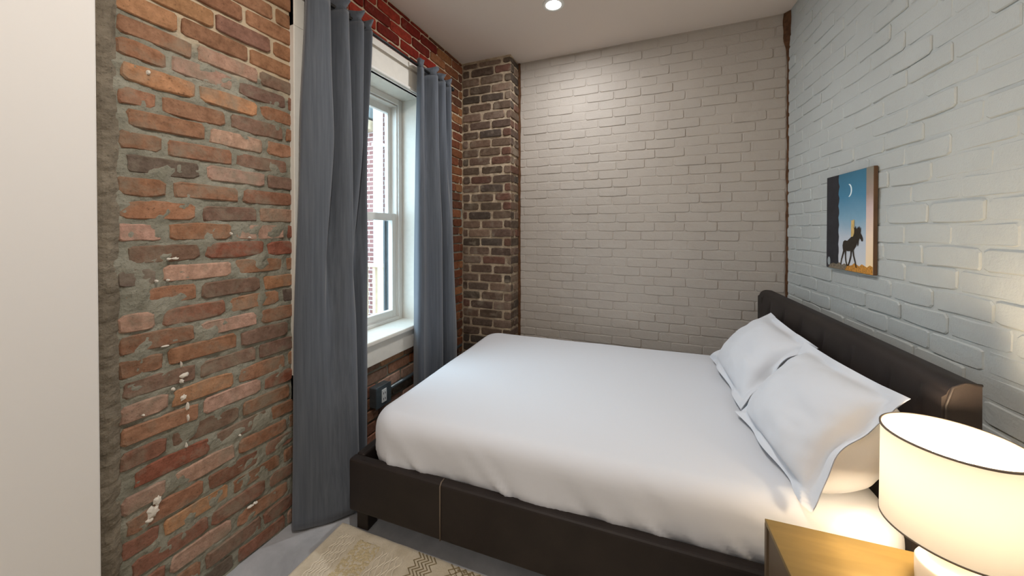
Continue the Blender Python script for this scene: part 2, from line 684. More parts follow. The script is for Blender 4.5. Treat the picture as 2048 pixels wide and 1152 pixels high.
LEFT_PAL = [srgb(158, 116, 88)] * 5 + [srgb(148, 108, 82)] * 5 + [srgb(174, 140, 122)] * 3 + [srgb(140, 98, 80)] * 4 + \
           [srgb(108, 96, 88)] * 2 + [srgb(178, 132, 94)] * 2 + [srgb(132, 104, 90)] * 3 + [srgb(150, 92, 72)] * 1
RED_PAL = [srgb(132, 44, 34), srgb(120, 38, 30), srgb(142, 54, 40), srgb(112, 40, 32)]
BROWN_PAL = [srgb(122, 78, 54), srgb(108, 66, 48), srgb(136, 94, 64), srgb(96, 64, 50)]
PIL_PAL = [srgb(112, 90, 74)] * 3 + [srgb(98, 80, 66)] * 3 + [srgb(126, 104, 86)] * 2 + [srgb(112, 76, 60)] * 1 + [srgb(86, 74, 64)]
TOPL_PAL = [srgb(156, 112, 80), srgb(146, 104, 76), srgb(134, 98, 82), srgb(164, 122, 86)]

def left_colour(u, z):
    if z > 2.40 and 1.3 < u < 2.22:
        return vary(random.choice(RED_PAL), .15)
    if u > 2.0 or (u > 1.2 and z > 2.2):
        return vary(random.choice(BROWN_PAL), .15)
    if z > 1.97:
        return vary(random.choice(TOPL_PAL), .1, .85)
    return vary(random.choice(LEFT_PAL), .13, .86)

GL = brick_meshes('brick_rough', 0.195, 0.058, 1.0, 0.004, M['brick_left'], 12)
GS = brick_meshes('brick_rough_half', 0.095, 0.058, 1.0, 0.004, M['brick_left'], 8)
GCL = brick_meshes('brick_clean', 0.195, 0.058, 0.55, 0.003, M['brick_clean'], 8)
GCS = brick_meshes('brick_clean_half', 0.095, 0.058, 0.55, 0.003, M['brick_clean'], 6)
PL = brick_meshes('brick_pier', 0.195, 0.058, 0.9, 0.004, M['brick_pil'], 8)
PS = brick_meshes('brick_pier_half', 0.095, 0.058, 0.9, 0.004, M['brick_pil'], 8)

place_left = lambda u, d, z: (XL + d, u, z)
# near part, left of the window casing
lay(wall_left, R(90), place_left, 0.538, 1.10, 0.0, 1.974, 0.0705, 0.200, 0.0115, GL, GS, left_colour,
    depth_j=0.003, tilt=1.2, phase=-0.09, zj=0.003)
lay(wall_left, R(90), place_left, 0.538, 1.10, 1.974, ZC - .004, 0.0735, 0.205, 0.011, GCL, GCS, left_colour,
    depth_j=0.004, tilt=1.2, phase=-0.05, zj=0.003)
# around and beyond the window
vis2 = lambda u, z: (z > 2.2 or u > 2.2 or z < 0.62) and z > .2
lay(wall_left, R(90), place_left, 1.105, 2.598, 0.0, ZC - .006, 0.0705, 0.200, 0.010, GCL, GCS, left_colour,
    hole=(HY0 - .02, HY1 + .02, HZ0, HZ1), depth_j=0.0025, tilt=0.8, zj=0.002, visible=vis2, mat=M['brick_clean'])
# pilaster front and return
pil_colour = lambda u, z: vary(random.choice(PIL_PAL), .14, .72)
visp = lambda u, z: z > 0.42
lay(wall_pil, 0.0, lambda u, d, z: (u, YP + d, z), XL + .004, XP - .002, 0.0, ZC - .012, 0.0735, 0.196, 0.014, PL, PS, pil_colour,
    depth_j=0.003, tilt=1.2, zj=0.003, visible=visp, phase=-0.04, mat=M['brick_pil'])
lay(wall_pil, R(90), lambda u, d, z: (XP + d, u, z), YP + .003, YB - .004, 0.0, ZC - .012, 0.0735, 0.196, 0.014, PL, PS, pil_colour,
    depth_j=0.002, tilt=0.5, zj=0.002, visible=visp, phase=-0.02, mat=M['brick_pil'])
# painted walls
BL = brick_meshes('brick_painted', 0.195, 0.058, 0.5, 0.0022, M['paint_back'], 10)
BS = brick_meshes('brick_painted_half', 0.095, 0.058, 0.5, 0.0022, M['paint_back'], 6)
RL = brick_meshes('brick_painted_side', 0.195, 0.058, 0.7, 0.0030, M['paint_right'], 10)
RS = brick_meshes('brick_painted_side_half', 0.095, 0.058, 0.7, 0.0030, M['paint_right'], 6)
white = lambda u, z: (1, 1, 1, 1)
lay(wall_back, 0.0, lambda u, d, z: (u, YB + d, z), XP + .012, XR - .008, 0.034, ZC - .010, 0.0667, 0.203, 0.0042, BL, BS, white,
    depth_j=0.0019, tilt=0.45, zj=0.0014, visible=lambda u, z: z > .44, mat=M['paint_back'], phase=-.06)
lay(wall_right, R(-90) + TH, lambda u, d, z: right_pt(u, -d, z), 0.012, 2.38, 0.045, ZC - .006, 0.0715, 0.205, 0.0055, RL, RS, white,
    depth_j=0.0026, tilt=0.7, zj=0.002, visible=lambda u, z: z > .66 and u < 1.85, mat=M['paint_right'], phase=-.1)

# ragged brown slivers where the corners were left open
def sliver(name, pts_fn, parent, n=40):
    vs = []
    for i in range(n + 1):
        t = i / n
        a, b, c = pts_fn(t)
        vs += [a, b, c]
    fs = []
    for i in range(n):
        k = i * 3
        fs += [(k, k + 1, k + 4, k + 3), (k + 1, k + 2, k + 5, k + 4)]
    return mesh_obj(name, vs, fs, M['rough_wood'], parent)
def corner_fn(t):
    z = lerp(0.0, ZC - .004, t)
    w = 0.007 + 0.006 * nz((z, 0, 0), 14, 2.2) + (0.022 * smoothstep((z - 2.45) / .1))
    w = max(w, .003)
    return ((XR - w, YB - .006, z), (XR - w * .55, YB - .008 - w * .4, z), (XR + .004, YB - .010 - w, z))
sliver('corner_filler', corner_fn, wall_back, 120)
def pilgap_fn(t):
    z = lerp(0.0, ZC - .004, t)
    w = max(0.010 + 0.006 * nz((z, 0, 0), 12, 5.2), .004)
    return ((XP - .004, YB - .010, z), (XP + .004 + w * .4, YB - .009, z), (XP + .006 + w, YB - .001, z))
sliver('pilaster_gap_filler', pilgap_fn, wall_pil, 120)

# plaster splashes on the brick
def splash(u, z, w, h, seed, parent=wall_left):
    n = 14
    vs = [(XL + 0.010, u, z)]
    for ring, k in ((0.55, 0.009), (1.0, 0.0015)):
        for i in range(n):
            a = 2 * PI * i / n
            s = ring * (0.55 + 0.75 * abs(nz((math.cos(a) * 2, math.sin(a) * 2, 0), 1.4, seed)) + .2 * random.random())
            vs.append((XL + k, u + w * s * math.cos(a), z + h * s * math.sin(a)))
    fs = [(0, 1 + i, 1 + (i + 1) % n) for i in range(n)]
    fs += [(1 + i, 1 + n + i, 1 + n + (i + 1) % n, 1 + (i + 1) % n) for i in range(n)]
    mesh_obj('plaster_splash', vs, fs, M['splash'], parent)
for i, (u, z, w, h) in enumerate([(0.698, 0.811, 0.016, 0.01), (0.69, 0.794, 0.008, 0.01), (0.667, 0.776, 0.007, 0.007), (0.695, 0.735, 0.01, 0.012), (0.706, 0.701, 0.006, 0.02),
    (0.707, 0.66, 0.004, 0.014), (0.702, 0.567, 0.004, 0.012), (0.615, 0.402, 0.02, 0.02), (0.625, 0.431, 0.012, 0.018), (0.605, 0.38, 0.012, 0.008),
    (0.871, 0.51, 0.005, 0.005), (0.676, 1.214, 0.012, 0.006), (0.659, 1.214, 0.008, 0.005), (0.845, 1.297, 0.006, 0.007), (0.612, 1.813, 0.006, 0.01),
    (0.911, 1.281, 0.007, 0.005), (0.592, 0.725, 0.006, 0.004), (0.627, 1.145, 0.007, 0.006), (0.656, 1.144, 0.006, 0.005), (0.648, 0.927, 0.014, 0.003),
    (0.689, 0.853, 0.003, 0.012), (0.927, 0.204, 0.01, 0.006), (0.908, 0.204, 0.016, 0.005)]):
    splash(u, z, w, h, i * 3.3)

# ================================================================== WINDOW
win = struct(empty('window_1', (0, 0, 0)))
CF = XL + 0.022      # face of the casing
T = M['trim_white']
mb = MB().box(XL - .01, CF, 1.088, 1.165, 0.545, 2.405)
mb.build('casing', T, win, bevel=.003)
MB().box(XL - .01, CF, 2.02, 2.107, 0.575, 2.405).build('casing', T, win, bevel=.003)
MB().box(XL - .01, CF + .002, 1.088, 2.107, 2.215, 2.405).build('head_casing', T, win, bevel=.003)
MB().box(CF + .002, CF + .014, 1.165, 2.02, 2.218, 2.236).build('casing_bead', M['vinyl'], win, bevel=.004)
MB().box(CF, CF + .012, 1.142, 1.165, 0.70, 2.215).build('casing_bead', M['vinyl'], win, bevel=.004)
MB().box(CF, CF + .012, 2.02, 2.043, 0.70, 2.215).build('casing_bead', M['vinyl'], win, bevel=.004)
XF = XL - 0.15       # inner face of the window unit
MB().box(XF - .118, XL + .01, 1.12, WY0, 0.64, 2.26).build('jamb_board', T, win)
MB().box(XF - .118, XL + .01, WY1, 2.06, 0.64, 2.26).build('jamb_board', T, win)
MB().box(XF - .118, XL + .01, WY0, WY1, WZ1, 2.26).build('head_board', T, win)
MB().box(XF - .118, CF + .028, 1.095, 2.1, 0.664, 0.69).build('window_sill', T, win, bevel=.006)
MB().box(XL - .01, CF + .008, 1.088, 2.107, 0.545, 0.664).build('apron', T, win, bevel=.003)
# frame of the unit with stepped stops
V = M['vinyl']
def ring(name, x0, x1, y0, y1, z0, z1, w, wb, mat, parent, wt=None):
    wt = wt or w
    m = MB()
    m.box(x0, x1, y0, y0 + w, z0, z1).box(x0, x1, y1 - w, y1, z0, z1)
    m.box(x0, x1, y0 + w, y1 - w, z0, z0 + wb).box(x0, x1, y0 + w, y1 - w, z1 - wt, z1)
    return m.build(name, mat, parent, bevel=.002, seg=1)
ring('window_frame', XF - .10, XF, WY0, WY1, 0.69, WZ1, .038, .02, V, win)
ring('window_stop', XF - .10, XF - .012, WY0 + .038, WY1 - .038, 0.71, WZ1 - .042, .008, .004, V, win)
IY0, IY1 = WY0 + .042, WY1 - .042
ls = ring('lower_sash', XF - .058, XF - .020, IY0, IY1, 0.705, 1.425, .038, .055, V, win, .048)
us = ring('upper_sash', XF - .090, XF - .060, IY0, IY1, 1.378, WZ1 - .046, .034, .046, V, win, .050)
MB().box(XF - .042, XF - .038, IY0 + .034, IY1 - .034, 0.755, 1.38).build('glass_pane', M['glass'], ls)
MB().box(XF - .080, XF - .076, IY0 + .030, IY1 - .030, 1.42, 2.125).build('glass_pane', M['glass'], us)
m = MB().box(XF - .052, XF - .018, 1.55, 1.63, 1.425, 1.437)
m.build('sash_lock', M['vinyl'], win, bevel=.003)
m = MB().box(XF - .116, XF - .102, 1.958, WY1, 0.70, 1.376)
m.box(XF - .102, XF - .062, 1.968, WY1, 0.70, 1.376)
m.box(XF - .116, XF - .102, WY0, 1.222, 0.70, 1.376)
m.build('screen_frame', M['dark_frame'], win)

# ================================================================== CEILING LIGHT AND ADDED FILL LIGHTS
def downlight(x, y, label, watts, col):
    e = empty('ceiling_light', (x, y, ZC))
    tag(e, label, 'ceiling light', 'recessed ceiling lights')
    MB().lathe([(.048, -.001), (.048, -.006), (.066, -.004), (.068, 0.0), (.05, 0.0)], 40).build('trim_ring', M['vinyl'], e, True)
    MB().lathe([(.001, -.004), (.03, -.0042), (.048, -.003)], 40).build('lens', M['led'], e, True)
    ld = bpy.data.lights.new('led', 'AREA')
    ld.shape = 'DISK'
    ld.size = 0.09
    ld.energy = watts
    ld.color = col
    lo = bpy.data.objects.new('led', ld)
    lo.location = (0, 0, -.012)
    lo.parent = e
    COL.objects.link(lo)
    return e
downlight(-0.585, 2.135, 'glowing round recessed light in the ceiling near the painted back wall', DOWNLIGHT_W, LED_COL)
downlight(-0.45, 0.45, 'added fill light shaped as a recessed ceiling light, out of view above the rug', FILL_W, FILL_COL)  # invented fixture, out of frame, added to brighten the near half of the room
downlight(-0.45, -1.40, 'added fill light shaped as a recessed ceiling light, out of view near the rear wall', FILL_W, FILL_COL)  # second invented fixture, behind the camera, added as general fill

# ================================================================== BED
BA = R(2.2)
bed = tag(empty('bed', (-1.222, 1.138, 0), BA), 'dark brown faux-leather platform bed with padded channelled headboard', 'bed')
LE = M['leather']
RT = 0.325          # rail top
BWID = 1.43
BLEN = 1.90
def soft_box(name, x0, x1, y0, y1, z0, z1, mat, parent, bev=.012):
    o = MB().box(x0, x1, y0, y1, z0, z1).build(name, mat, parent, bevel=bev, seg=3)
    return o
near_rail = soft_box('side_rail', 0, BLEN, 0, .045, .10, RT, LE, bed)
soft_box('side_rail', 0, BLEN, BWID - .045, BWID, .10, RT, LE, bed)
soft_box('foot_rail', 0.0, .045, .045, BWID - .045, .10, RT, LE, bed)
m = MB().tube([(0.455, -.0015, .105), (.455, -.002, .2), (.455, -.0015, RT - .008), (.455, .008, RT + .001), (.455, .03, RT + .001)], .0028, 6)
m.build('stitched_seam', M['stitch'], near_rail, True)
for (lx, ly) in ((.012, .035), (.012, BWID - .095), (BLEN - .09, .035), (BLEN - .09, BWID - .095)):
    soft_box('leg', lx, lx + .06, ly, ly + .06, 0.0, .11, LE, bed, .004)
MB().box(.045, BLEN, .045, BWID - .045, .20, .225).build('platform', M['gap'], bed)
# headboard with vertical channels
HB0, HB1, HY = 1.895, 1.965, 0.0
def hb_front(t):      # t across the width in metres
    k = (t / 0.205) % 1.0
    return 0.020 * (1 - abs(2 * k - 1) ** 9)
mb = MB()
nu, nv = 150, 30
vs = []
ZB, ZT = 0.12, 0.935
rows = []
for j in range(nv + 1):
    s = j / nv
    rows.append((0, lerp(ZB, ZT - .04, s)))
for j in range(1, 9):
    a = j / 8 * PI / 2
    rows.append((1, a))
for kind, val in rows:
    for i in range(nu + 1):
        y = lerp(0.0, BWID + .01, i / nu)
        if kind == 0:
            f = hb_front(y) * smoothstep((val - .2) / .1) * smoothstep((ZT - .02 - val) / .13)
            # padded end borders
            if y < .075 or y > BWID - .065:
                f = .008
            vs.append((HB0 - f, y, val))
        else:
            vs.append((HB0 + .04 * (1 - math.cos(val)), y, ZT - .04 + .04 * math.sin(val)))
fs = []
for j in range(len(rows) - 1):
    for i in range(nu):
        a = j * (nu + 1) + i
        fs.append((a + 1, a, a + nu + 1, a + nu + 2))
n0 = len(vs)
top = (len(rows) - 1) * (nu + 1)
# flat top to the back edge, back, and the two ends
back = []
for i in range(nu + 1):
    y = lerp(0.0, BWID + .01, i / nu)
    vs.append((HB1 - .005, y, ZT - .002))
for i in range(nu + 1):
    y = lerp(0.0, BWID + .01, i / nu)
    vs.append((HB1, y, ZB))
for i in range(nu):
    fs.append((top + i + 1, top + i, n0 + i, n0 + i + 1))
    fs.append((n0 + i + 1, n0 + i, n0 + nu + 1 + i, n0 + nu + 2 + i))
for side in (0, nu):
    loop = [j * (nu + 1) + side for j in range(len(rows))] + [n0 + side, n0 + nu + 1 + side]
    fs.append(tuple(loop if side == 0 else loop[::-1]))
hb = mesh_obj('headboard', vs, fs, LE, bed, True)
md = hb.modifiers.new('split', 'EDGE_SPLIT'); md.split_angle = R(50)
# edge piping along the top front
mb = MB().tube([(HB0 + .002, 0.0, ZB), (HB0 + .0, -.001, ZT - .06), (HB0 + .012, -.001, ZT - .014), (HB0 + .034, -.001, ZT + .0), (HB1 - .006, -.001, ZT - .001)], .0035, 8)
mb.build('piping', LE, hb, True)

# mattress under a fitted sheet
mat_e = tag(empty('mattress', (-1.222, 1.138, 0), BA), 'mattress under a smooth white fitted sheet on the dark bed', 'mattress')
MX0, MX1, MY0, MY1, MZ0, MZ1 = 0.055, 1.885, 0.03, 1.40, 0.235, 0.515
def plan(a, inset, rad):
    """rounded rectangle boundary at perimeter parameter a (0..1)"""
    x0, x1, y0, y1 = MX0 + inset, MX1 - inset, MY0 + inset, MY1 - inset
    r = max(rad - inset, .012)
    segs = [('l', (x0 + r, y0), (x1 - r, y0)), ('a', (x1 - r, y0 + r), -90), ('l', (x1, y0 + r), (x1, y1 - r)), ('a', (x1 - r, y1 - r), 0),
            ('l', (x1 - r, y1), (x0 + r, y1)), ('a', (x0 + r, y1 - r), 90), ('l', (x0, y1 - r), (x0, y0 + r)), ('a', (x0 + r, y0 + r), 180)]
    L = [abs(s[1][0] - s[2][0]) + abs(s[1][1] - s[2][1]) if s[0] == 'l' else PI / 2 * rad for s in segs]
    tot = sum(L)
    d = a * tot
    for s, l in zip(segs, L):
        if d <= l or s is segs[-1]:
            t = min(1, d / l)
            if s[0] == 'l':
                return (lerp(s[1][0], s[2][0], t), lerp(s[1][1], s[2][1], t))
            q = R(s[2] + 90 * t)
            return (s[1][0] + r * math.cos(q), s[1][1] + r * math.sin(q))
        d -= l
N = 420
prof = []
for j in range(10):                       # lower tuck
    t = j / 9
    prof.append((0.060 * (1 - t) ** 2.2, MZ0 + 0.02 + t * 0.10))
for j in range(1, 4):
    prof.append((0.0, MZ0 + .12 + j * .025))
RR = 0.075
for j in range(1, 11):                    # rolled top edge
    a = j / 10 * PI / 2
    prof.append((RR * (1 - math.cos(a)), MZ1 - RR + RR * math.sin(a)))
for k in range(1, 15):
    prof.append((RR + k * .0435, MZ1 + .006 * math.sin(min(1, k / 6) * PI / 2)))
vs = []
for j, (ins, z) in enumerate(prof):
    for i in range(N):
        a = i / N
        x, y = plan(a, ins, 0.13)
        nx_, ny_ = plan(a, ins + .004, 0.13)
        side = 1 - smoothstep((z - (MZ1 - .09)) / .09)
        low = 1 - smoothstep((z - MZ0) / .20)
        # slanting drag folds in the cloth, deeper towards the hem
        per = a * 6.4
        sl = per + (z - MZ0) * 1.1
        w = nz((sl * 9, z * 2.2, 0), 1.0, 4.0) * 0.024 + nz((sl * 24, z * 5, 0), 1.0, 9.0) * 0.016
        w *= side * (0.22 + 1.0 * low)
        w += 0.010 * nz((x, y, z), 2.4, 3.0) * side
        dx, dy = x - nx_, y - ny_
        l = math.hypot(dx, dy) or 1
        zz = z
        if j <= 2:
            zz += 0.012 * nz((per * 3, 0, 0), 1.0, 6.0)
        tz = 0.004 * nz((x, y, 0), 3.2, 12.0) * (1 - side)
        vs.append((x + dx / l * w, y + dy / l * w, zz + tz))
fs = []
for j in range(len(prof) - 1):
    for i in range(N):
        fs.append((j * N + i, j * N + (i + 1) % N, (j + 1) * N + (i + 1) % N, (j + 1) * N + i))
fs.append(tuple((len(prof) - 1) * N + i for i in range(N)))
mesh_obj('fitted_sheet', vs, fs, M['linen'], mat_e, True)
mb = MB()
vs = []
for (ins, z) in ((.035, .226), (.022, .24), (.016, .27), (.02, .30)):
    for i in range(160):
        x, y = plan(i / 160, ins, .13)
        vs.append((x, y, z))
fs = [tuple(range(160))[::-1]]
for j in range(3):
    for i in range(160):
        fs.append((j * 160 + i, j * 160 + (i + 1) % 160, (j + 1) * 160 + (i + 1) % 160, (j + 1) * 160 + i))
mesh_obj('mattress_body', vs, fs, M['ticking'], mat_e, True)

# ------------------------------------------------------------------ pillows in flanged cases
def pillow(A, B, C, D, tf, tb, seed, label, sag=0.0):
    """A near-bottom, B near-top, C far-top, D far-bottom: outer corners of the flange (world)"""
    A, B, C, D = [Vector(p) for p in (A, B, C, D)]
    e = empty('pillow', tuple((A + D) / 2))
    tag(e, label, 'pillow', 'pillows against the headboard')
    org = (A + D) / 2
    nrm = (D - A).cross(B - A).normalized()      # front side
    if nrm.x > 0:
        nrm = -nrm
    n = 56
    FL = 0.84                                    # flange starts here
    def surf(u, v, side):
        s, t = (u + 1) / 2, (v + 1) / 2
        p = A * (1 - s) * (1 - t) + D * s * (1 - t) + C * s * t + B * (1 - s) * t
        # pinched outline between the corners
        pin = 0.17 * (1 + .4 * v) if u < -abs(v) else 0.035
        cen = (A + B + C + D) / 4
        edge = max(abs(u), abs(v))
        mid = (1 - u * u) if abs(v) > abs(u) else (1 - v * v)
        p = p + (cen - p) * (pin * mid * smoothstep((edge - .62) / .38))
        au, av = min(1, abs(u) / FL), min(1, abs(v) / FL)
        if side > 0:
            bulge = max(0, (1 - au ** 2.6)) ** .55 * max(0, (1 - av ** 2.6)) ** .55
        else:
            bulge = max(0, (1 - au ** 4)) ** .5 * max(0, (1 - av ** 3.0)) ** .5
        wr = nz((u, v, 0), 2.1, seed) * .010 + nz((u * 3, v * 3, 1), 1.6, seed + 4) * .005
        k = bulge
        fl = smoothstep((edge - FL + .04) / .12)
        wave = fl * (0.012 * math.sin(6 * u + seed) * (1 if abs(v) > abs(u) else 0) + 0.012 * math.sin(5 * v + seed * 2) * (1 if abs(u) >= abs(v) else 0)
                     + .010 * nz((u, v, 0), 2.6, seed + 8))
        th = (tf if side > 0 else -tb) * k + wr * min(1, k * 2)
        q = p + nrm * (th + wave)
        q.z = max(q.z, .523)
        if side < 0:
            q.x = min(q.x, .664 - (q.y - 1.2) * .038)
        return q - org
    for side, nm in ((1, 'pillow_case_front'), (-1, 'pillow_case_back')):
        vs = []
        for j in range(n + 1):
            for i in range(n + 1):
                u, v = -1 + 2 * i / n, -1 + 2 * j / n
                # denser sampling near the flange step
                vs.append(surf(u, v, side) + nrm * (.0012 * side))
        fs = []
        for j in range(n):
            for i in range(n):
                a = j * (n + 1) + i
                f = (a, a + 1, a + n + 2, a + n + 1)
                fs.append(f if side < 0 else f[::-1])
        mesh_obj(nm, vs, fs, M['linen'], e, True)
    return e
pillow((.395, 1.205, .535), (.602, 1.182, .885), (.585, 1.80, .845), (.325, 1.735, .54), .085, .175, 1.3,
       'white flanged pillow leaning on the headboard beside the lamp')
pillow((.345, 1.735, .545), (.595, 1.745, .850), (.585, 2.33, .865), (.315, 2.40, .545), .080, .085, 5.9,
       'white flanged pillow leaning on the headboard by the back wall')

# ================================================================== CURTAINS
def curtain(levels, name, label, nx=150, nzs=60, header=None):
    """levels: list of (z, control points [(x, y)...]) from the floor up"""
    samp = [(z, catmull(P, nx)) for z, P in levels]
    vs = []
    zs = [lerp(levels[0][0], levels[-1][0], (j / nzs)) for j in range(nzs + 1)]
    for z in zs:
        k = 0
        while k < len(samp) - 2 and z > samp[k + 1][0]:
            k += 1
        z0, a = samp[k]; z1, b = samp[k + 1]
        t = smoothstep((z - z0) / (z1 - z0)) * .5 + .5 * max(0, min(1, (z - z0) / (z1 - z0)))
        for i in range(nx):
            x = lerp(a[i][0], b[i][0], t)
            y = lerp(a[i][1], b[i][1], t)
            x += .004 * nz((i * .05, z * 2.0, 0), 1.0, 2.0)
            y += .004 * nz((i * .05, z * 2.0, 5), 1.0, 7.0)
            hem = 0.0
            if z == zs[0]:
                hem = .008 * nz((i * .04, 0, 0), 1.0, 3.0)
            vs.append((x, y, z + hem))
    fs = []
    for j in range(nzs):
        for i in range(nx - 1):
            a = j * nx + i
            fs.append((a, a + 1, a + nx + 1, a + nx))
    e = tag(empty(name, (levels[0][1][0][0], levels[0][1][0][1], 0)), label, 'curtain', 'window curtains')
    ox, oy = levels[0][1][0]
    vs = [(x - ox, y - oy, z) for x, y, z in vs]
    o = mesh_obj('drape', vs, fs, M['curtain'], e, True)
    m = o.modifiers.new('solid', 'SOLIDIFY'); m.thickness = .003; m.offset = 0
    # gathered header above the rod
    if header:
        zt, P = header
        S = catmull(P, nx)
        Tp = samp[-1][1]
        hv = []
        for k, (q, zz, sq) in enumerate(((0, levels[-1][0], 1.0), (.5, levels[-1][0] + .03, .55), (1, zt, 1.25))):
            for i in range(nx):
                x, y = Tp[i]
                cx = -1.42
                hv.append((cx + (x - cx) * sq - ox, y - oy, zz + (0.006 * math.sin(i * .37) if k == 2 else 0)))
        hf = []
        for j in range(2):
            for i in range(nx - 1):
                a = j * nx + i
                hf.append((a, a + 1, a + nx + 1, a + nx))
        h = mesh_obj('gathered_header', hv, hf, M['curtain'], e, True)
        m = h.modifiers.new('solid', 'SOLIDIFY'); m.thickness = .003; m.offset = 0
    return e

TOPZ = 2.362
Ltop = [(-1.445, 1.118), (-1.405, 1.105), (-1.372, 1.165), (-1.395, 1.205), (-1.462, 1.215), (-1.448, 1.245), (-1.372, 1.265), (-1.382, 1.30), (-1.458, 1.315), (-1.44, 1.345),
        (-1.375, 1.365), (-1.385, 1.395), (-1.452, 1.405), (-1.435, 1.43), (-1.385, 1.455), (-1.42, 1.485)]
L18 = [(-1.445, 1.092), (-1.405, 1.075), (-1.365, 1.135), (-1.365, 1.195), (-1.445, 1.215), (-1.435, 1.235), (-1.355, 1.255), (-1.350, 1.29), (-1.43, 1.32), (-1.44, 1.335),
       (-1.375, 1.345), (-1.37, 1.375), (-1.45, 1.395), (-1.44, 1.415), (-1.395, 1.425), (-1.42, 1.45)]
Lmid = [(-1.448, 1.068), (-1.432, 1.048), (-1.395, 1.07), (-1.375, 1.13), (-1.378, 1.165), (-1.372, 1.195), (-1.350, 1.225), (-1.330, 1.26), (-1.335, 1.29), (-1.36, 1.31),
        (-1.43, 1.325), (-1.455, 1.345), (-1.42, 1.365), (-1.385, 1.39), (-1.395, 1.425), (-1.43, 1.45)]
Lbot = [(-1.455, 1.056), (-1.44, 1.048), (-1.41, 1.065), (-1.375, 1.10), (-1.345, 1.13), (-1.315, 1.16), (-1.290, 1.19), (-1.272, 1.222), (-1.275, 1.255), (-1.31, 1.285),
        (-1.39, 1.305), (-1.43, 1.33), (-1.42, 1.36), (-1.39, 1.385), (-1.395, 1.42), (-1.43, 1.445)]
curtain([(.012, Lbot), (.30, [(lerp(a[0], b[0], .42), lerp(a[1], b[1], .42)) for a, b in zip(Lbot, Lmid)]), (.85, Lmid), (1.75, L18), (TOPZ, Ltop)], 'curtain',
        'long grey curtain left of the window, pooling out beside the bed foot', header=(2.415, Ltop))
Rtop = [(-1.425, 1.890), (-1.395, 1.895), (-1.405, 1.935), (-1.455, 1.975), (-1.45, 2.0), (-1.385, 2.03), (-1.385, 2.065), (-1.455, 2.085), (-1.445, 2.115), (-1.385, 2.135),
        (-1.39, 2.165), (-1.45, 2.18), (-1.44, 2.215), (-1.39, 2.235), (-1.41, 2.275)]
Rmid = [(-1.445, 1.885), (-1.385, 1.850), (-1.360, 1.875), (-1.395, 1.92), (-1.40, 1.97), (-1.365, 2.01), (-1.352, 2.05), (-1.375, 2.09), (-1.44, 2.11), (-1.43, 2.13),
        (-1.36, 2.15), (-1.352, 2.19), (-1.375, 2.225), (-1.395, 2.26), (-1.42, 2.31)]
Rbot = [(-1.445, 1.875), (-1.375, 1.830), (-1.350, 1.855), (-1.385, 1.91), (-1.39, 1.97), (-1.36, 2.01), (-1.345, 2.05), (-1.365, 2.09), (-1.44, 2.11), (-1.43, 2.14),
        (-1.355, 2.165), (-1.340, 2.21), (-1.355, 2.26), (-1.385, 2.31), (-1.42, 2.36)]
curtain([(.02, Rbot), (.5, Rbot), (1.3, Rmid), (TOPZ, Rtop)], 'curtain', 'long grey curtain right of the window, behind the foot of the bed', header=(2.415, Rtop))

rod = tag(empty('curtain_rod', (-1.42, 1.03, 2.375)), 'black metal curtain rod across the top of the window', 'curtain rod')
MB().tube([(0, 0, 0), (0, 0.65, 0), (0, 1.27, 0)], .0085, 14).build('rod', M['black_metal'], rod, True)
for yy in (-.012, 1.282):
    MB().lathe([(.001, -.014), (.012, -.012), (.0145, 0), (.012, .012), (.001, .014)], 16, (0, yy, 0)).build('finial', M['black_metal'], rod, True)
for yy in (.108, 1.20):
    m = MB().box(-.078 + .022, -.078 + .032, yy, yy + .016, -.15, .06)
    m.box(-.05, .0, yy + .004, yy + .012, -.022, -.008)
    m.build('bracket', M['black_metal'], rod, bevel=.002)

# ================================================================== OUTLET BOX
ob = tag(empty('outlet_box', (XL, 1.60, 0.30)), 'grey metal surface outlet box with conduit under the window', 'outlet')
MB().box(.0, .052, -.055, .06, 0.0, .115).build('box_body', M['steel'], ob, bevel=.005)
fp = MB().box(.052, .055, -.058, .063, -.003, .118).build('cover_plate', M['steel'], ob, bevel=.003)
MB().box(.055, .060, -.017, .021, .02, .095).build('receptacle', M['outlet_white'], fp, bevel=.006)
m = MB()
for zc in (.04, .072):
    m.box(.0598, .0605, -.008, -.004, zc - .006, zc + .006).box(.0598, .0605, .006, .010, zc - .006, zc + .006)
m.build('slots', M['gap'], fp)
MB().tube([(.025, .06, .06), (.025, .3, .062), (.025, .72, .062), (.025, .93, .062)], .011, 12).build('conduit', M['steel'], ob, True)
MB().tube([(.025, .058, .06), (.025, .085, .06)], .016, 12).build('connector', M['steel'], ob, True)

# ================================================================== PICTURE
PA = R(-90) + TH
pc = right_pt((YB - 1.885) / ct, 0.0, 1.125)
pcx = right_pt((YB - 2.245) / ct, 0.0, 1.125)
PW, PH, PT = 0.362, 0.448, 0.014
pic = tag(empty('canvas_picture', right_pt((YB - 2.245) / ct, 0.003, 1.125), PA), 'unframed canvas of a dark moose under a crescent moon on painted brick', 'picture')
t = NT('canvas_sky')
sx = t.n('ShaderNodeSeparateXYZ')
t.l(t.coord(), sx.inputs[0])
v = t.math('DIVIDE', sx.outputs[2], PH)
nn = t.noise(t.coord(), 14, 4, 0.6)
v2 = t.math('ADD', v, t.math('MULTIPLY', t.math('SUBTRACT', nn, 0.5), 0.12))
c = t.ramp(v2, [(0.02, srgb(214, 214, 216)), (0.34, srgb(190, 198, 208)), (0.52, srgb(126, 164, 186)), (0.75, srgb(70, 128, 158)), (1.0, srgb(56, 108, 132))])
t.base(c, 0.5, 0.3)
M['p_sky'] = t.m
t = NT('canvas_dawn_edge')
sx = t.n('ShaderNodeSeparateXYZ')
t.l(t.coord(), sx.inputs[0])
v = t.math('DIVIDE', sx.outputs[2], PH)
nn = t.noise(t.coord(), 30, 4, 0.6)
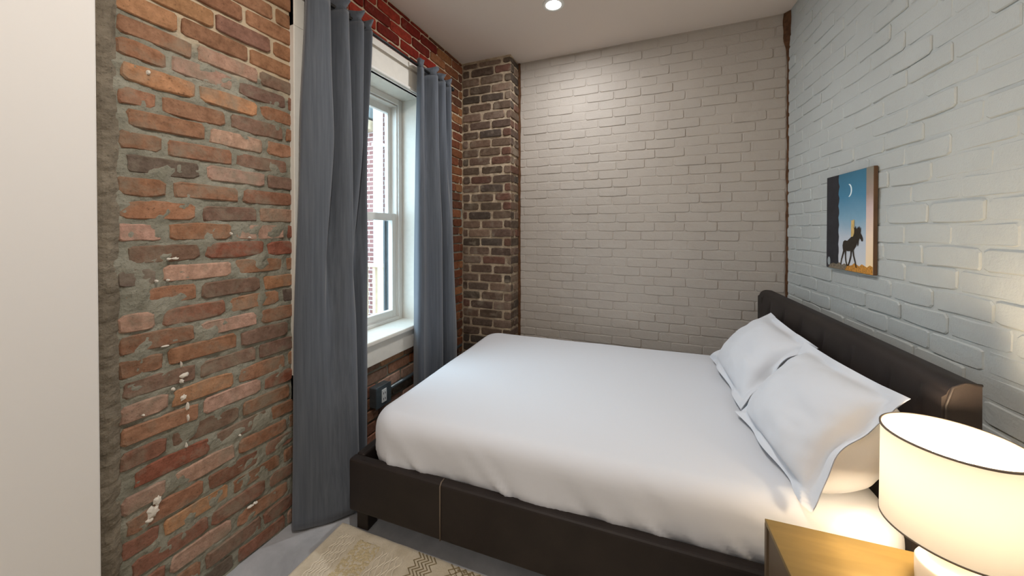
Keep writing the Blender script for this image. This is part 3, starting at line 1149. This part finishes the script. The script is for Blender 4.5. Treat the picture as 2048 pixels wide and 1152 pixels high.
v2 = t.math('ADD', v, t.math('MULTIPLY', t.math('SUBTRACT', nn, 0.5), 0.1))
c = t.ramp(v2, [(0.05, srgb(252, 222, 176)), (0.35, srgb(244, 216, 190)), (0.62, srgb(206, 182, 178)), (0.76, srgb(160, 140, 128)), (1.0, srgb(128, 124, 112))])
t.base(c, 0.5, 0.3)
M['p_edge'] = t.m
M['p_dark'] = simple('canvas_trunk', srgb(40, 40, 46), 0.5, 0.3, bumpscale=25, bumpstr=0.05, var=0.3)
M['p_side'] = simple('canvas_side', srgb(92, 70, 52), 0.7, 0.2, var=0.2)
M['p_gold'] = simple('canvas_ground', srgb(190, 132, 56), 0.6, 0.3, bumpscale=120, bumpstr=0.4, var=0.55)
M['p_stone'] = simple('canvas_stones', srgb(120, 108, 92), 0.6, 0.3, bumpscale=110, bumpstr=0.4, var=0.5)
M['p_moose'] = simple('canvas_moose', srgb(46, 38, 30), 0.5, 0.3, var=0.35, bumpscale=60, bumpstr=0.05)
M['p_post'] = simple('canvas_post', srgb(206, 174, 110), 0.5, 0.3, var=0.2, bumpscale=40, bumpstr=0.05)
M['p_moon'] = simple('canvas_moon', srgb(226, 238, 240), 0.5, 0.3)
MB().box(0, PW, -PT, 0, 0, PH).build('stretched_canvas', M['p_side'], pic, bevel=.002)
def flat(name, poly, mat, lift, parent=pic, th=.0006):
    """a flat print patch; poly in canvas fractions"""
    y0 = -PT - lift
    n = len(poly)
    vs = [(a * PW, y0 - th, b * PH) for a, b in poly] + [(a * PW, y0, b * PH) for a, b in poly]
    fs = [tuple(range(n))] + [(i, n + i, n + (i + 1) % n, (i + 1) % n) for i in range(n)]
    return mesh_obj(name, vs, fs, mat, parent)
flat('painted_sky', [(.28, .003), (.87, .003), (.87, .997), (.28, .997)], M['p_sky'], .0002)
flat('painted_dawn_edge', [(.87, .003), (.997, .003), (.997, .997), (.87, .997)], M['p_edge'], .0002)
edge = [(.30 + .012 * math.sin(k * 1.9) + .008 * math.sin(k * 4.3), .02 + k * .0406) for k in range(25)]
flat('painted_trunk', [(.003, .003), (.30, .003)] + edge[:-1] + [(.30, .997), (.003, .997)], M['p_dark'], .0006)
g = [(.003, .003), (.997, .003)] + [(1 - .003 - k * .0497, .075 + .014 * math.sin(k * 2.1) - (.0 if k < 9 else .02)) for k in range(20)] + [(.003, .03)]
flat('painted_ground', [p for p in g if p[0] >= .5 or p[1] < .01][:13] + [(.48, .05), (.42, .003)], M['p_gold'], .0010)
flat('painted_stones', [(.06, .003), (.45, .003), (.50, .055), (.44, .07), (.38, .05), (.33, .075), (.25, .05), (.18, .06), (.10, .04)], M['p_stone'], .0014)
mo = []
for k in range(15):
    a = R(-75 + 150 * k / 14)
    mo.append((.515 + .075 * math.cos(a), .815 + .068 * math.sin(a)))
for k in range(15):
    a = R(75 - 150 * k / 14)
    mo.append((.497 + .070 * math.cos(a), .815 + .064 * math.sin(a)))
flat('painted_moon', mo, M['p_moon'], .0008)
pt = []
for k in range(16):
    a = 2 * PI * k / 16
    pt.append((.075 + .035 * math.cos(a), .075 + .045 * math.sin(a)))
flat('painted_pale_stone', pt, simple('canvas_pale_stone', srgb(150, 158, 160), .5, .3, var=.2), .0020)
flat('painted_post', [(.585, .33), (.648, .30), (.650, .51), (.635, .52), (.612, .505), (.590, .515)], M['p_post'], .0022)
moose = [(.405, .255), (.42, .295), (.455, .31), (.51, .305), (.55, .325), (.59, .345), (.63, .35), (.655, .385), (.66, .415), (.645, .445), (.665, .43), (.68, .455), (.69, .425),
         (.715, .43), (.735, .45), (.74, .425), (.76, .455), (.765, .42), (.785, .44), (.78, .405), (.775, .385), (.80, .365), (.82, .335), (.822, .31), (.80, .305), (.785, .325),
         (.76, .335), (.742, .315), (.735, .27), (.722, .255), (.715, .30), (.70, .27), (.665, .235), (.64, .215), (.655, .16), (.685, .10), (.705, .045), (.69, .045),
         (.665, .10), (.635, .155), (.618, .20), (.605, .205), (.595, .15), (.565, .09), (.535, .05), (.52, .055), (.548, .10), (.575, .16), (.578, .205),
         (.52, .20), (.485, .205), (.478, .15), (.488, .10), (.515, .05), (.495, .05), (.468, .10), (.458, .16), (.455, .195), (.435, .18), (.41, .14), (.385, .10), (.372, .055),
         (.355, .055), (.372, .11), (.40, .165), (.42, .205), (.41, .225)]
flat('painted_moose', moose, M['p_moose'], .0026)

# ================================================================== NIGHTSTAND, LAMP
NA = R(3.0)
ns = tag(empty('nightstand', (.283, 1.150, 0), NA), 'tan wooden nightstand with a recessed drawer front beside the bed', 'nightstand')
NW, ND, NZ = 0.47, 0.42, 0.52
MB().box(0.0, NW, -ND, 0, NZ - .012, NZ).build('top', M['veneer'], ns, bevel=.0015)
MB().box(0.012, NW, -.014, -.001, .06, NZ - .012).build('side_panel', M['veneer_dark'], ns)
MB().box(0.012, NW, -ND + .001, -ND + .014, .06, NZ - .012).build('side_panel', M['veneer_dark'], ns)
MB().box(NW - .012, NW, -ND + .014, -.014, .06, NZ - .012).build('back_panel', M['veneer_dark'], ns)
m = MB().box(0.0, .012, -ND, -ND + .014, .05, NZ - .012).box(0.0, .012, -.014, 0, .05, NZ - .012).box(0, .012, -ND + .014, -.014, .05, .064)
m.build('face_frame', M['veneer_dark'], ns)
MB().box(.03, NW - .012, -ND + .014, -.014, .05, .064).build('bottom_panel', M['veneer_dark'], ns)
for (z0, z1) in ((.295, .503), (.07, .288)):
    dr = MB().box(.004, .030, -ND + .018, -.018, z0, z1).build('drawer', M['veneer_dark'], ns, bevel=.002)
    MB().lathe([(.001, 0), (.008, 0), (.009, .008), (.013, .014), (.012, .02), (.001, .022)], 16).build('knob', M['black_metal'], dr, True)
    k = dr.children[0]
    k.rotation_euler = (0, R(-90), 0)
    k.location = (.004, -ND / 2, (z0 + z1) / 2)
for lx in (.02, NW - .05):
    for ly in (-ND + .02, -.05):
        MB().box(lx, lx + .03, ly, ly + .03, 0, .055).build('leg', M['veneer_dark'], ns)

LX, LY = .597, 1.056
lamp = tag(empty('table_lamp', (LX, LY, NZ)), 'lit table lamp with white drum shade and ceramic base on the nightstand', 'lamp')
MB().lathe([(.001, 0), (.048, 0), (.052, .004), (.053, .02), (.053, .058), (.050, .064), (.040, .068), (.034, .073), (.031, .085), (.030, .10), (.028, .112), (.012, .116), (.001, .116)], 48).build('base', M['ceramic'], lamp, True)
MB().lathe([(.028, .110), (.0305, .111), (.0305, .117), (.012, .118), (.010, .15), (.001, .15)], 32).build('brass_collar', M['brass'], lamp, True)
SR, S0, S1 = .108, .137, .340
sh = MB()
sh.lathe([(SR + .001, S0), (SR + .0005, (S0 + S1) / 2), (SR, S1)], 72)
so = sh.build('lamp_shade', M['shade'], lamp, True)
for zz in (S0, S1):
    MB().lathe([(SR - .002, zz - .0018), (SR + .0022, zz - .0018), (SR + .0022, zz + .0018), (SR - .002, zz + .0018), (SR - .002, zz - .0018)], 72).build('rim_wire', M['stitch'], so, True)
m = MB()
for k in range(3):
    a = 2 * PI * k / 3 + .4
    m.tube([(.012 * math.cos(a), .012 * math.sin(a), S0 + .012), (SR * math.cos(a), SR * math.sin(a), S0 + .002)], .0014, 6)
m.lathe([(.012, S0 + .010), (.014, S0 + .012), (.012, S0 + .014)], 20)
m.build('shade_spider', M['brass'], lamp, True)
MB().lathe([(.001, .15), (.012, .152), (.014, .245), (.024, .276), (.028, .300), (.023, .324), (.010, .337), (.001, .339)], 28).build('bulb', M['bulb'], lamp, True)
# ================================================================== RUG
rug = tag(empty('rug', (-1.290, 1.168, 0), R(1.6)), 'cream woven rug with zigzag and diamond bands beside the bed', 'rug')
RW, RD = 1.5, 1.35
def rug_top(u, v):
    e = min(u, RW - u, v, RD - v)
    h = .010 * smoothstep(e / .012) + .0012 * nz((u, v, 0), 30, 2.0) + .0006 * nz((u, v, 0), 140, 5.0)
    if .04 < u < .30:
        h += .0022 * nz((u, v, 0), 70, 11.0)
    if .30 < u < .40:
        h += .0020 * math.sin(u * 520 + 2.0 * nz((u, v, 0), 12, 3.0))
    return (u + .004 * nz((u, v, 2), 8, 1.0), -v + .005 * nz((u, v, 4), 9, 6.0), max(h, .0012))
vs, fs = [], []
nu, nv = 330, 150
for j in range(nv + 1):
    for i in range(nu + 1):
        vs.append(rug_top(RW * i / nu, RD * j / nv))
for j in range(nv):
    for i in range(nu):
        a = j * (nu + 1) + i
        fs.append((a, a + nu + 1, a + nu + 2, a + 1))
mesh_obj('woven_pile', vs, fs, M['rug'], rug, True)
def strip_path(mb, pts, w, h):
    """flat raised yarn along a path"""
    n = len(pts)
    vs = []
    for k, (x, y) in enumerate(pts):
        a = pts[max(k - 1, 0)]; b = pts[min(k + 1, n - 1)]
        dx, dy = b[0] - a[0], b[1] - a[1]
        l = math.hypot(dx, dy) or 1
        px, py = -dy / l * w / 2, dx / l * w / 2
        vs += [(x + px, y + py, h - .002), (x, y, h), (x - px, y - py, h - .002)]
    fs = []
    for k in range(n - 1):
        a = k * 3
        fs += [(a, a + 3, a + 4, a + 1), (a + 1, a + 4, a + 5, a + 2)]
    mb.add(vs, fs)
# zigzag band
mb = MB()
u0, u1 = .425, .495
for line in range(5):
    pts = []
    for k in range(0, 75):
        v = .012 + k * .0178
        pts.append((lerp(u0, u1, line / 4) + (.011 if k % 2 else -.011), -v))
    strip_path(mb, pts, .0055, .0132)
mb.build('zigzag_band', M['rug_dark'], rug)
# diamond band
mb = MB()
u0, u1 = .565, .685
for line in range(4):
    for s in (1, -1):
        pts = []
        for k in range(0, 54):
            v = .012 + k * .0248
            pts.append((lerp(u0 + .016, u1 - .016, line / 3) + (.018 if k % 2 else -.018) * s, -v))
        strip_path(mb, pts, .0052, .0132)
for line in range(3):
    for k in range(0, 53):
        v = .0244 + k * .0248
        u = lerp(u0 + .036, u1 - .036, line / 2)
        strip_path(mb, [(u - .005, -v), (u + .005, -v)], .006, .0132)
mb.build('diamond_band', M['rug_dark'], rug)
# hooked cream loops
mb = MB()
for line in range(6):
    u = .060 + line * .013
    pts = [(u + .005 * math.sin(k * 1.9 + line) + .003 * nz((k, line, 0), .9, 4.0), -(.05 + k * .012)) for k in range(100)]
    strip_path(mb, pts, .006, .0140)
for line in range(7):
    u = .275 + line * .016
    pts = [(u + .006 * math.sin(k * 1.3 + line * 2), -(.06 + k * .012)) for k in range(100)]
    strip_path(mb, pts, .006, .0138)
mb.build('raised_loops', M['rug_cream'], rug)
mb = MB()
vs, fs = [], []
n1_, n2_ = 40, 420
for j in range(n2_ + 1):
    for i in range(n1_ + 1):
        u = .145 + .115 * i / n1_
        v = .045 + 1.26 * j / n2_
        vs.append((u + .006 * nz((v, u, 0), 30, 4.0), -v, .0105 + .003 * nz((u, v, 0), 110, 8.0) - (.004 if i in (0, n1_) or j in (0, n2_) else 0)))
for j in range(n2_):
    for i in range(n1_):
        a = j * (n1_ + 1) + i
        fs.append((a, a + n1_ + 1, a + n1_ + 2, a + 1))
mesh_obj('tufted_band', vs, fs, M['rug_tuft'], rug, True)

# ================================================================== OUTSIDE THE WINDOW
bd = tag(empty('brick_building', (-4.0, 4.35, -1.0)), 'red brick building seen through the window', 'building')
MB().box(-5.0, 2.0, 0, .3, 0, 8.0).build('facade', M['far_brick'], bd)
MB().box(-1.6, -.09, -.3, 0, 4.05, 4.22).build('ledge', M['grey_metal'], bd, bevel=.01)
MB().box(-1.6, -.07, -.2, 0, 3.86, 4.01).build('ledge', M['deck_wood'], bd, bevel=.01)
dp = tag(empty('downspout', (-3.93, 4.25, -1.0)), 'white downspout on the brick building outside', 'downspout')
MB().box(-.055, .055, -.05, .05, 0.0, 7.5).build('pipe', M['white_pipe'], dp, bevel=.01)
for zz in (1.5, 3.6, 5.6):
    MB().box(-.075, .075, -.056, .095, zz, zz + .04).build('strap', M['white_pipe'], dp)
rl = tag(empty('deck_railing', (-4.2, 3.30, -1.0)), 'pale wooden deck railing with balusters outside the window', 'railing')
MB().box(0, 2.30, -.045, .045, 1.87, 1.91).build('top_rail', M['deck_wood'], rl, bevel=.004)
MB().box(0, 2.30, -.02, .02, .98, 1.05).build('bottom_rail', M['deck_wood'], rl)
for k in range(16):
    x = .06 + k * .145
    MB().box(x, x + .042, -.02, .02, .9, 1.87).build('baluster', M['deck_wood'], rl)
MB().box(0, 2.3, -.6, .6, .80, .86).build('deck_board', M['deck_wood'], rl)
for x in (.0, 2.21):
    MB().box(x, x + .09, -.045, .045, 0, 1.87).build('post', M['deck_wood'], rl)
struct(MB().box(-9.0, -1.86, -6.0, 8.0, -1.05, -1.0).build('ground_outside', M['yard']))
